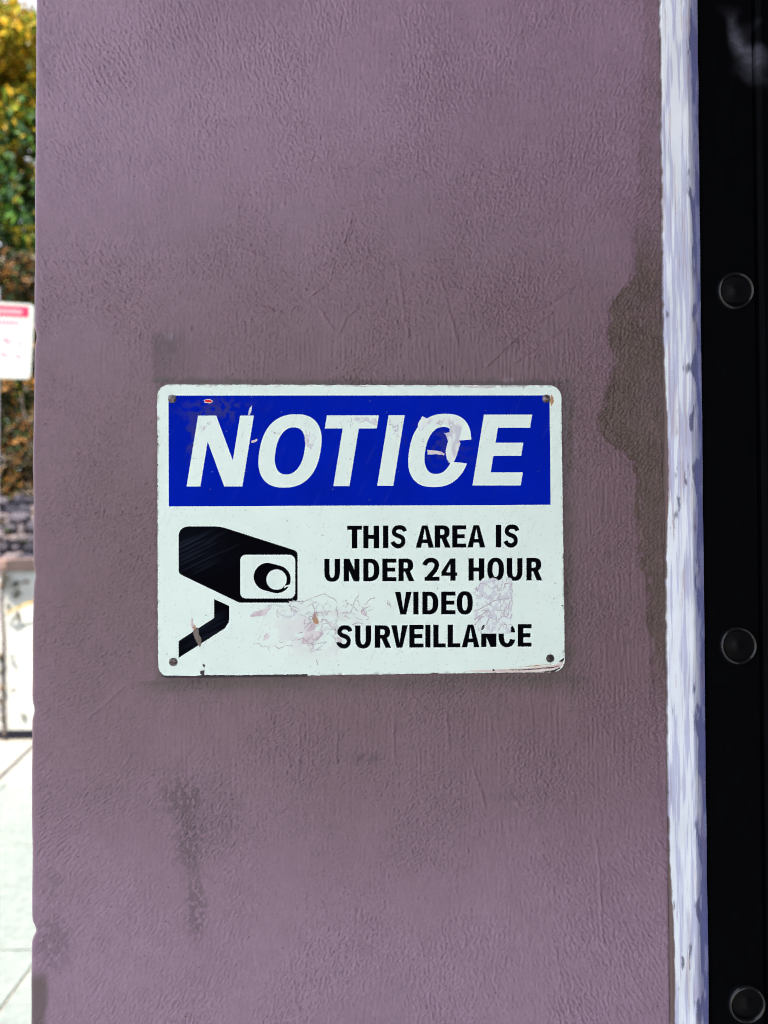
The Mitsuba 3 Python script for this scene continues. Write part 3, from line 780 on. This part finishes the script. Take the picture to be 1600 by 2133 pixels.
# the lower right rim, torn into layers
film(z9([(360, 1812), (700, 1790), (1030, 1778), (1390, 1742), (1500, 1700), (1512, 1716), (1470, 1775), (1400, 1812), (1100, 1822), (700, 1824)]), 'm_tear', 0.35, 27, 0.0002, 'brown and cream torn layers of the lower right rim')
for k, (pts) in enumerate(([(700, 1800), (1040, 1790), (1400, 1762), (1490, 1740), (1400, 1772), (1050, 1800)], [(980, 1765), (1200, 1742), (1420, 1724), (1200, 1752)], [(690, 1790), (715, 1788), (722, 1806), (700, 1812)],
                           [(1455, 1700), (1510, 1660), (1524, 1668), (1500, 1706)], [(1250, 1815), (1395, 1800), (1470, 1765), (1480, 1772), (1400, 1822)])):
    film(z9(pts), 'm_dark_chip' if k != 1 else 'm_tan', 0.25, 30 + k, 0.00026, key='notice_sign__rim_wear')
film(z8([(755, 90), (830, 84), (930, 90), (1000, 96), (940, 104), (860, 100), (780, 96)]), 'm_mauve', 0.4, 40, 0.0002, key='notice_sign__rim_wear')
film(z8([(0, 84), (90, 86), (60, 92), (5, 92)]), 'm_mauve', 0.3, 41, 0.0002, key='notice_sign__rim_wear')
film([(331, 1407), (405, 1408.3), (420, 1406), (500, 1406.5), (560, 1405.5), (640, 1404.3), (640, 1409.5), (420, 1412), (345, 1412)], 'm_dark_chip', 0.3, 42, 0.0002, key='notice_sign__rim_wear')

# crinkle and dirt lines left by scratched-off stickers
ln = []
r_ = np.random.default_rng(21)


def wander(x, y, n, step, ang, turn, width):
    pts = [(x, y)]
    for _ in range(n):
        ang += r_.normal(0, turn)
        x, y = x + step * math.cos(ang), y + step * math.sin(ang)
        pts.append((x, y))
    return LineString(pts).buffer(width, cap_style='flat', quad_segs=2)


for _ in range(34):
    x, y = r_.uniform(992, 1064), r_.uniform(1210, 1312)
    ln.append(wander(x, y, r_.integers(4, 10), 2.6, r_.uniform(0, 6.3) if r_.random() < 0.5 else r_.normal(-1.25, 0.3), 0.55, r_.uniform(0.28, 0.6)).intersection(res_video))
for L, w_ in (([(987, 1274), (1000, 1268), (1020, 1258), (1030, 1251), (1042, 1249), (1060, 1246)], 0.9), ([(988, 1291), (996, 1285), (1006, 1279), (1017, 1272)], 0.8), ([(1016, 1270), (1024, 1283)], 0.7),
              ([(990, 1240), (1000, 1240), (1012, 1246), (1022, 1242)], 0.4), ([(1042, 1262), (1044, 1276), (1050, 1280), (1056, 1262)], 0.6), ([(1062, 1250), (1060, 1268), (1058, 1284)], 0.6), ([(1068, 1250), (1064, 1275)], 0.5),
              ([(1040, 1252), (1046, 1264), (1050, 1250), (1055, 1262)], 0.5), ([(994, 1232), (1000, 1216), (1012, 1216), (1022, 1226), (1034, 1222)], 0.5), ([(1050, 1212), (1052, 1226), (1056, 1206)], 0.5), ([(1060, 1232), (1066, 1226), (1068, 1232), (1062, 1237), (1060, 1232)], 0.6),
              ([(990, 1303), (996, 1292), (1008, 1284), (1018, 1282), (1019, 1292), (1012, 1303), (1004, 1309)], 0.45), ([(1036, 1316), (1044, 1304), (1056, 1300), (1066, 1302), (1062, 1316)], 0.45), ([(1024, 1304), (1026, 1316)], 0.5)):
    ln.append(LineString(L).segmentize(2.0).buffer(w_ * 0.8, cap_style='flat', quad_segs=2))
film_lines = unary_union([l for l in ln if not l.is_empty])
put('notice_sign__crinkle', sheet(film_lines, 0.00040, 0.0001), 'm_line', kind='stuff', label='fine grey crinkles of the torn sticker')
ln = []
for cx, cy, sx, sy, n in ((640, 1275, 30, 16, 12), (650, 1335, 25, 18, 9), (730, 1265, 40, 18, 16), (700, 1285, 40, 25, 10), (590, 1265, 40, 12, 7), (560, 1345, 50, 15, 7), (650, 1290, 14, 24, 8), (690, 1320, 20, 14, 6)):
    for _ in range(n):
        x, y = r_.normal(cx, sx * 0.6), r_.normal(cy, sy * 0.6)
        ln.append(wander(x, y, r_.integers(4, 12), 2.6, r_.choice([-0.6, 0.0, 2.6, -1.2]) + r_.normal(0, 0.3), 0.5, r_.uniform(0.22, 0.5)))
for cx, cy, sx, sy, n in ((430, 885, 10, 8, 5), (640, 915, 12, 14, 8), (735, 880, 35, 6, 9), (820, 890, 7, 16, 8), (920, 880, 26, 6, 9), (940, 920, 6, 24, 8), (575, 905, 6, 10, 4), (885, 925, 3, 14, 4)):
    for _ in range(n):
        x, y = r_.normal(cx, sx * 0.5), r_.normal(cy, sy * 0.5)
        ln.append(wander(x, y, r_.integers(3, 7), 2.3, r_.uniform(0, 6.3), 0.8, r_.uniform(0.2, 0.42)))
for L, w_ in (([(618, 1252), (632, 1254), (646, 1247), (668, 1239), (676, 1237), (684, 1243), (696, 1247), (702, 1256)], 0.6), ([(640, 1263), (650, 1258), (656, 1270), (654, 1282), (648, 1294), (634, 1310)], 0.7), ([(632, 1341), (654, 1339), (664, 1330), (674, 1320), (668, 1312), (672, 1300), (684, 1298), (692, 1308), (700, 1312)], 0.55),
              ([(640, 1345), (680, 1337), (664, 1350), (645, 1360)], 0.5), ([(676, 1278), (681, 1282), (684, 1272)], 0.6), ([(714, 1254), (722, 1250), (724, 1262), (718, 1266)], 0.4), ([(729, 1278), (734, 1268), (740, 1248), (748, 1240)], 0.55), ([(752, 1276), (756, 1268), (763, 1282), (754, 1279), (752, 1276)], 0.5),
              ([(806, 1258), (808, 1251), (813, 1258), (808, 1261), (806, 1258)], 0.4), ([(600, 1050 + 950 / 4.706), (620, 1254), (632, 1252)], 0.5), ([(572, 1344), (580, 1352), (598, 1344), (610, 1346)], 0.45), ([(552, 1267), (570, 1258), (590, 1266)], 0.3), ([(659, 1374), (662, 1386)], 0.6)):
    ln.append(LineString(L).segmentize(2.0).buffer(w_ * 0.8, cap_style='flat', quad_segs=2))
white_zone = unary_union([box(500, 1230, 820, 1390)] + [place_glyph(ch, x0, x1, base, 147.5, 0.21, 0.18, 0.162).buffer(-1.5) for ch, (x0, x1, base) in zip(head, hx)])
black_zone = unary_union([place_glyph(ch, x0, x1, 1350, 47, 0.235, 0.178) for ch, (x0, x1) in zip(rows[3][0], rows[3][1])])
put('notice_sign__scratch', sheet(unary_union(ln).intersection(white_zone).difference(black_zone), 0.00042, 0.0002), 'm_line', kind='stuff', label='thin scratches and glue lines on the white ground')


def screw(px, py, turn, bsdf, key):
    c = at(px, py, PY0)
    dome = revolve([(0.0, 0.0024), (0.0012, 0.0023), (0.0023, 0.0019), (0.0031, 0.0012), (0.0036, 0.0004), (0.0036, -0.001), (0.0, -0.001)], 40)
    man = m3.Manifold(m3.Mesh(np.asarray(dome.vertices, np.float32), np.asarray(dome.faces, np.uint32))) if dome.is_watertight else None
    out = dome
    if man is not None and man.volume() < 0:
        man = m3.Manifold(m3.Mesh(np.asarray(dome.vertices, np.float32), np.asarray(dome.faces[:, ::-1], np.uint32)))
    if man is not None:
        for w_, l_ in ((0.0010, 0.0042), (0.0042, 0.0010)):
            man = man - m3.Manifold.cube([w_, 0.003, l_], True).rotate([0, turn, 0]).translate([0, -0.0023, 0])
        me = man.to_mesh()
        out = trimesh.Trimesh(me.vert_properties[:, :3], me.tri_verts)
    out.apply_translation([c[0], PY0, c[2]])
    put(key, out, bsdf, 30)


screw(359, 831, 20, 'm_screw', 'notice_sign__screw')
screw(1138, 830.5, 50, 'm_screw', 'notice_sign__screw')
screw(361, 1379, 10, 'm_screw', 'notice_sign__screw')
screw(1146, 1371.5, 35, 'm_screw_dark', 'notice_sign__screw')
tag('notice_sign__screw_003', 'darkened lower right screw')
film([(1148, 822), (1153, 826), (1154, 836), (1150, 846), (1146, 840)], 'm_tan', 0.5, 43, 0.00025, 'rust bleed beside the upper right screw', key='notice_sign__rust_stain')
tag('notice_sign', 'weathered white and blue NOTICE sign about 24 hour video surveillance screwed to the pillar', 'sign')

# ------------------------------------------------------------------ beyond the pillar: garden wall, street sign, shrubs, tree
WY = float(at_ground(30, 1541)[1])               # front face of the garden wall
wb = at(30, 1190, WY)[2]
wt = at(30, 1166, WY - 0.03)[2]
put('garden_wall__wall', bx(-5.2, 1.0, WY, WY + 0.22, 0.066, wb, 0.004), 'm_white_wall')
put('garden_wall__plinth', bx(-5.2, 1.0, WY + 0.05, WY + 0.20, -0.005, 0.064), 'm_stone_dark')
n = 9
for k in range(n):
    x0 = -5.2 + k * 6.2 / n
    put('garden_wall__coping_stone', bx(x0 + 0.003, x0 + 6.2 / n - 0.003, WY - 0.035, WY + 0.255, wb + 0.002, wt, 0.008), 'm_cap')
tag('garden_wall', 'low white garden wall with pinkish stone coping behind the pavement', 'wall')

# a rubble bank behind it
SY = WY + 0.75
r_ = np.random.default_rng(5)
k = 0
for row in range(8):
    zc_ = wt - 0.08 + row * 0.075
    xx = -3.9 + 0.1 * (row % 2)
    while xx < -2.1:
        w_ = r_.uniform(0.07, 0.19)
        s = trimesh.creation.icosphere(subdivisions=2, radius=1.0)
        v = s.vertices * (1 + 0.9 * (meshkit.noise(s.vertices * 1.3 + 10 * k + 3, seed=k) - 0.5))[:, None]
        v = np.sign(v) * np.abs(v)**0.75 * [w_ * 0.54, 0.10, 0.046]
        s.vertices = v + [xx + w_ / 2, SY + r_.normal(0, 0.02) + 0.02 * row, zc_ + r_.normal(0, 0.012)]
        put('stone_bank__stone', s, ('m_stone', 'm_stone_pale', 'm_stone_dark', 'm_stone')[r_.integers(4)], 40)
        xx += w_ * 0.98
        k += 1
put('stone_bank__backing', bx(-4.0, -2.0, SY + 0.12, SY + 0.5, 0.0, wt + 0.42), 'm_stone_dark')
tag('stone_bank', 'grey rubble stone bank above the coping of the white garden wall', 'wall')


def leaves(centres, size, tones, seed, face=None):
    """Pointed, folded leaves, each a small mesh of four triangles, their tone varied leaf by leaf."""
    r = np.random.default_rng(seed)
    n = len(centres)
    L = size * r.uniform(0.65, 1.35, n)
    d = r.standard_normal((n, 3)) + [0, -0.25, -0.35]
    d /= np.linalg.norm(d, axis=1, keepdims=True)
    nn = r.standard_normal((n, 3)) + [0, -0.7, 0.8]
    s = np.cross(d, nn); s /= np.linalg.norm(s, axis=1, keepdims=True)
    nn = np.cross(s, d)
    W_ = L * r.uniform(0.24, 0.36, n)
    base = centres - d * L[:, None] * 0.5
    tip = centres + d * L[:, None] * 0.5 - nn * L[:, None] * 0.12
    mid = centres - nn * W_[:, None] * 0.35
    a, b = centres + s * W_[:, None], centres - s * W_[:, None]
    V = np.stack([base, a, tip, b, mid], 1).reshape(-1, 3)
    o = (np.arange(n) * 5)[:, None, None]
    F = (np.array([[0, 1, 4], [1, 2, 4], [2, 3, 4], [3, 0, 4]])[None] + o).reshape(-1, 3)
    t = np.asarray(tones, float)
    pick = np.clip(t[r.integers(0, len(t), n)] * r.uniform(0.9, 1.7, (n, 1)), 0, 0.6)
    return (V, F), np.repeat(pick, 5, 0)


def clumps(cs, rs, per, seed):
    r = np.random.default_rng(seed)
    out = []
    for c, rad in zip(cs, rs):
        p = r.standard_normal((per, 3)); p /= np.linalg.norm(p, axis=1, keepdims=True)
        out.append(np.asarray(c) + p * (rad * r.random((per, 1))**0.45) * [1, 1, 0.8])
    return np.vstack(out)


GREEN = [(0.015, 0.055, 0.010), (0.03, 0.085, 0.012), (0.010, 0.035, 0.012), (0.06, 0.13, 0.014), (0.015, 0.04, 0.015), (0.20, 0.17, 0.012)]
SUN_GOLD = [(0.34, 0.21, 0.010), (0.26, 0.20, 0.012), (0.12, 0.16, 0.012), (0.42, 0.27, 0.012), (0.20, 0.18, 0.015)]  # sun glow of the upper leaves put into their tones
BROWN = [(0.016, 0.026, 0.008), (0.05, 0.035, 0.015), (0.11, 0.055, 0.014), (0.02, 0.035, 0.010), (0.16, 0.075, 0.02), (0.025, 0.02, 0.012), (0.10, 0.085, 0.07)]
TY = WY + 2.1


def spot(px, py, y):
    return at(float(px), float(py), y)


# tree: trunk out to the left, limbs reaching over, crown of clumps
base = np.array([spot(-260, 1000, TY)[0], TY, 0.0])
trunk = [base, base + [0.05, 0, 1.2], base + [0.02, 0.05, 2.4], base + [0.15, 0.0, 3.6], base + [0.3, 0.05, 5.0], base + [0.35, 0.1, 6.4]]
put('broadleaf_tree__trunk', tube(trunk, [0.17, 0.14, 0.125, 0.10, 0.07, 0.03], 12), 'm_bark', 60)
limbs = [[spot(-230, 430, TY - 0.1), spot(-60, 480, TY - 0.35), spot(0, 520, TY - 0.45), spot(66, 588, TY - 0.5), spot(140, 640, TY - 0.5)],
         [base + [0.15, 0, 3.6], base + [0.7, -0.2, 4.3], base + [1.3, -0.3, 5.0]], [base + [0.25, 0, 4.6], base + [0.8, 0.1, 5.4], base + [1.2, 0.0, 6.3]],
         [base + [0.02, 0, 2.4], base + [-0.6, -0.3, 3.4], base + [-1.2, -0.2, 4.2]], [base + [0.2, 0, 4.2], base + [-0.5, 0.3, 5.1], base + [-1.0, 0.2, 6.0]]]
for L in limbs:
    put('broadleaf_tree__limb', tube(L, np.linspace(0.045, 0.018, len(L)), 8), 'm_bark', 60)
r_ = np.random.default_rng(9)
cs, rs = [], []
for _ in range(290):
    th, z = r_.uniform(0, 6.3), r_.uniform(2.7, 6.6)
    rad = 1.75 * math.sqrt(max(0.05, 1 - ((z - 4.5) / 2.3)**2)) * r_.random()**0.5
    cs.append([base[0] + 0.75 + rad * math.cos(th), TY + 0.3 + 0.8 * rad * math.sin(th), z]); rs.append(r_.uniform(0.22, 0.42))
P = clumps(cs, rs, 150, 4)
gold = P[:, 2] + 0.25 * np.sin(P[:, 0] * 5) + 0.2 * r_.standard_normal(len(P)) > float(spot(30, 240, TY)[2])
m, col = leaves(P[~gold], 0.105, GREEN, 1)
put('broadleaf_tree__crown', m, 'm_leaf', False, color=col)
m, col = leaves(P[gold], 0.105, SUN_GOLD, 2)
put('broadleaf_tree__upper_crown', m, 'm_leaf', False, color=col, label='upper leaves with golden sun glow in their colour')
tag('broadleaf_tree', 'leafy green tree with golden sun glow painted into its top behind the street sign', 'tree')

# brown-green hedge on the bank, below the street sign
HY = SY + 0.45
cs, rs = [], []
for _ in range(190):
    cs.append([r_.uniform(-4.4, -2.0), HY + r_.uniform(-0.35, 0.5), r_.uniform(float(spot(30, 1120, HY)[2]) - 0.1, float(spot(30, 560, HY)[2]))]); rs.append(r_.uniform(0.16, 0.3))
for _ in range(90):
    cs.append([r_.uniform(-3.9, -2.2), HY + r_.uniform(-0.25, 0.4), r_.uniform(float(spot(30, 1135, HY)[2]) - 0.1, float(spot(30, 940, HY)[2]))]); rs.append(r_.uniform(0.14, 0.26))
P = clumps(cs, rs, 130, 6)
m, col = leaves(P, 0.075, BROWN, 3)
put('hedge__foliage', m, 'm_leaf', False, color=col)
for k in range(9):
    x = -4.5 + 0.33 * k
    put('hedge__stem', tube([[x, HY, wt - 0.1], [x + 0.05, HY + 0.04, wt + 0.5], [x - 0.04, HY + 0.05, wt + 1.4]], [0.022, 0.016, 0.006], 6), 'm_bark', 60)
tag('hedge', 'dark brown and green hedge with rusty leaves on the stone bank', 'hedge')

# ivy on the white wall, leaf sprigs added in place of dappled shade
iv = []
stem = [spot(6, 1180, WY - 0.05), spot(2, 1250, WY - 0.03), spot(8, 1330, WY - 0.02), spot(6, 1420, WY - 0.02), spot(9, 1532, WY - 0.02)]
put('ivy__stem', tube(stem, [0.006, 0.010, 0.012, 0.013, 0.015], 6), 'm_bark', 60)
put('ivy__stem', tube([spot(4, 1215, WY - 0.03), spot(26, 1222, WY - 0.04), spot(58, 1207, WY - 0.03)], [0.006, 0.005, 0.003], 6), 'm_bark', 60)
for px, py, s_, nn_ in ((10, 1203, 12, 14), (33, 1216, 6, 5), (36, 1236, 10, 12), (54, 1208, 6, 5), (38, 1284, 9, 9), (20, 1262, 6, 3), (3, 1225, 6, 6), (2, 1370, 6, 14), (3, 1400, 5, 8), (4, 1430, 7, 10), (3, 1460, 5, 8), (4, 1495, 6, 7), (25, 1372, 3, 2), (34, 1395, 4, 2), (30, 1437, 4, 2), (47, 1493, 4, 2), (46, 1305, 4, 2)):
    for _ in range(nn_):
        iv.append(spot(px + r_.normal(0, s_ * 0.5), py + r_.normal(0, s_ * 0.5), WY - r_.uniform(0.015, 0.07)))
m, col = leaves(np.array(iv), 0.042, [(0.012, 0.02, 0.012), (0.02, 0.03, 0.015), (0.10, 0.045, 0.015), (0.03, 0.03, 0.03)], 8)
put('ivy__leaves', m, 'm_leaf', False, color=col)
put('ivy__dry_stalk', tube([spot(12, 1279, WY - 0.06), spot(35, 1268, WY - 0.09), spot(70, 1253, WY - 0.10), spot(120, 1238, WY - 0.08)], [0.005, 0.008, 0.008, 0.004], 6), 'm_straw', 60, label='straw yellow dry stalk')
tag('ivy', 'straggling dark ivy on the white garden wall, leaves added as dappled shade', 'ivy')

# street sign, its post out to the left
QY = float(CAM[1] + 4.65)
def ss(px, py, dy=0.0):
    w = at(float(px), float(py), QY)
    return w
def street_sheet(pts, lift, thick, rad=0.0):
    a = np.array([ss(*p) for p in pts])
    g = Polygon(a[:, [0, 2]])
    if rad:
        g = g.buffer(-rad).buffer(rad, quad_segs=8)
    m = trimesh.creation.extrude_polygon(g, thick, engine='earcut')
    v = m.vertices.copy()
    m.vertices = np.stack([v[:, 0], QY - lift + v[:, 2], v[:, 1]], 1)
    m.invert(); m.fix_normals()
    return m
put('street_sign__plate', street_sheet([(-92, 622), (72, 634), (63, 790), (-92, 784)], 0.0, 0.003, 0.03), 'm_street_white')
put('street_sign__header', street_sheet([(-84, 631), (61, 639), (60, 662), (-84, 654)], 0.0012, 0.0013), 'm_street_red', label='red header band')
put('street_sign__lettering', street_sheet([(-40, 641), (46, 645), (46, 655.5), (-40, 650)], 0.0022, 0.0011), 'm_street_pale', label='blurred pale lettering on the red band')
for pts in ([(-20, 667), (34, 669), (44, 678), (30, 676), (-20, 673)], [(5, 703), (18, 706), (26, 717), (10, 714)], [(36, 713), (44, 713), (47, 721), (39, 720)], [(2, 733), (14, 737), (14, 744), (2, 741)], [(33, 740), (42, 739), (45, 747), (36, 747)]):
    put('street_sign__mark', street_sheet(pts, 0.0012, 0.0013), 'm_street_pink')
pc = ss(-14, 700)
put('street_sign__post', tube([[pc[0], QY + 0.03, 0], [pc[0], QY + 0.03, 1.5], [pc[0], QY + 0.03, pc[2] + 0.3]], 0.022, 10), 'm_steel', 60)
tag('street_sign', 'white street sign with red header band at the left edge before the trees', 'street sign')
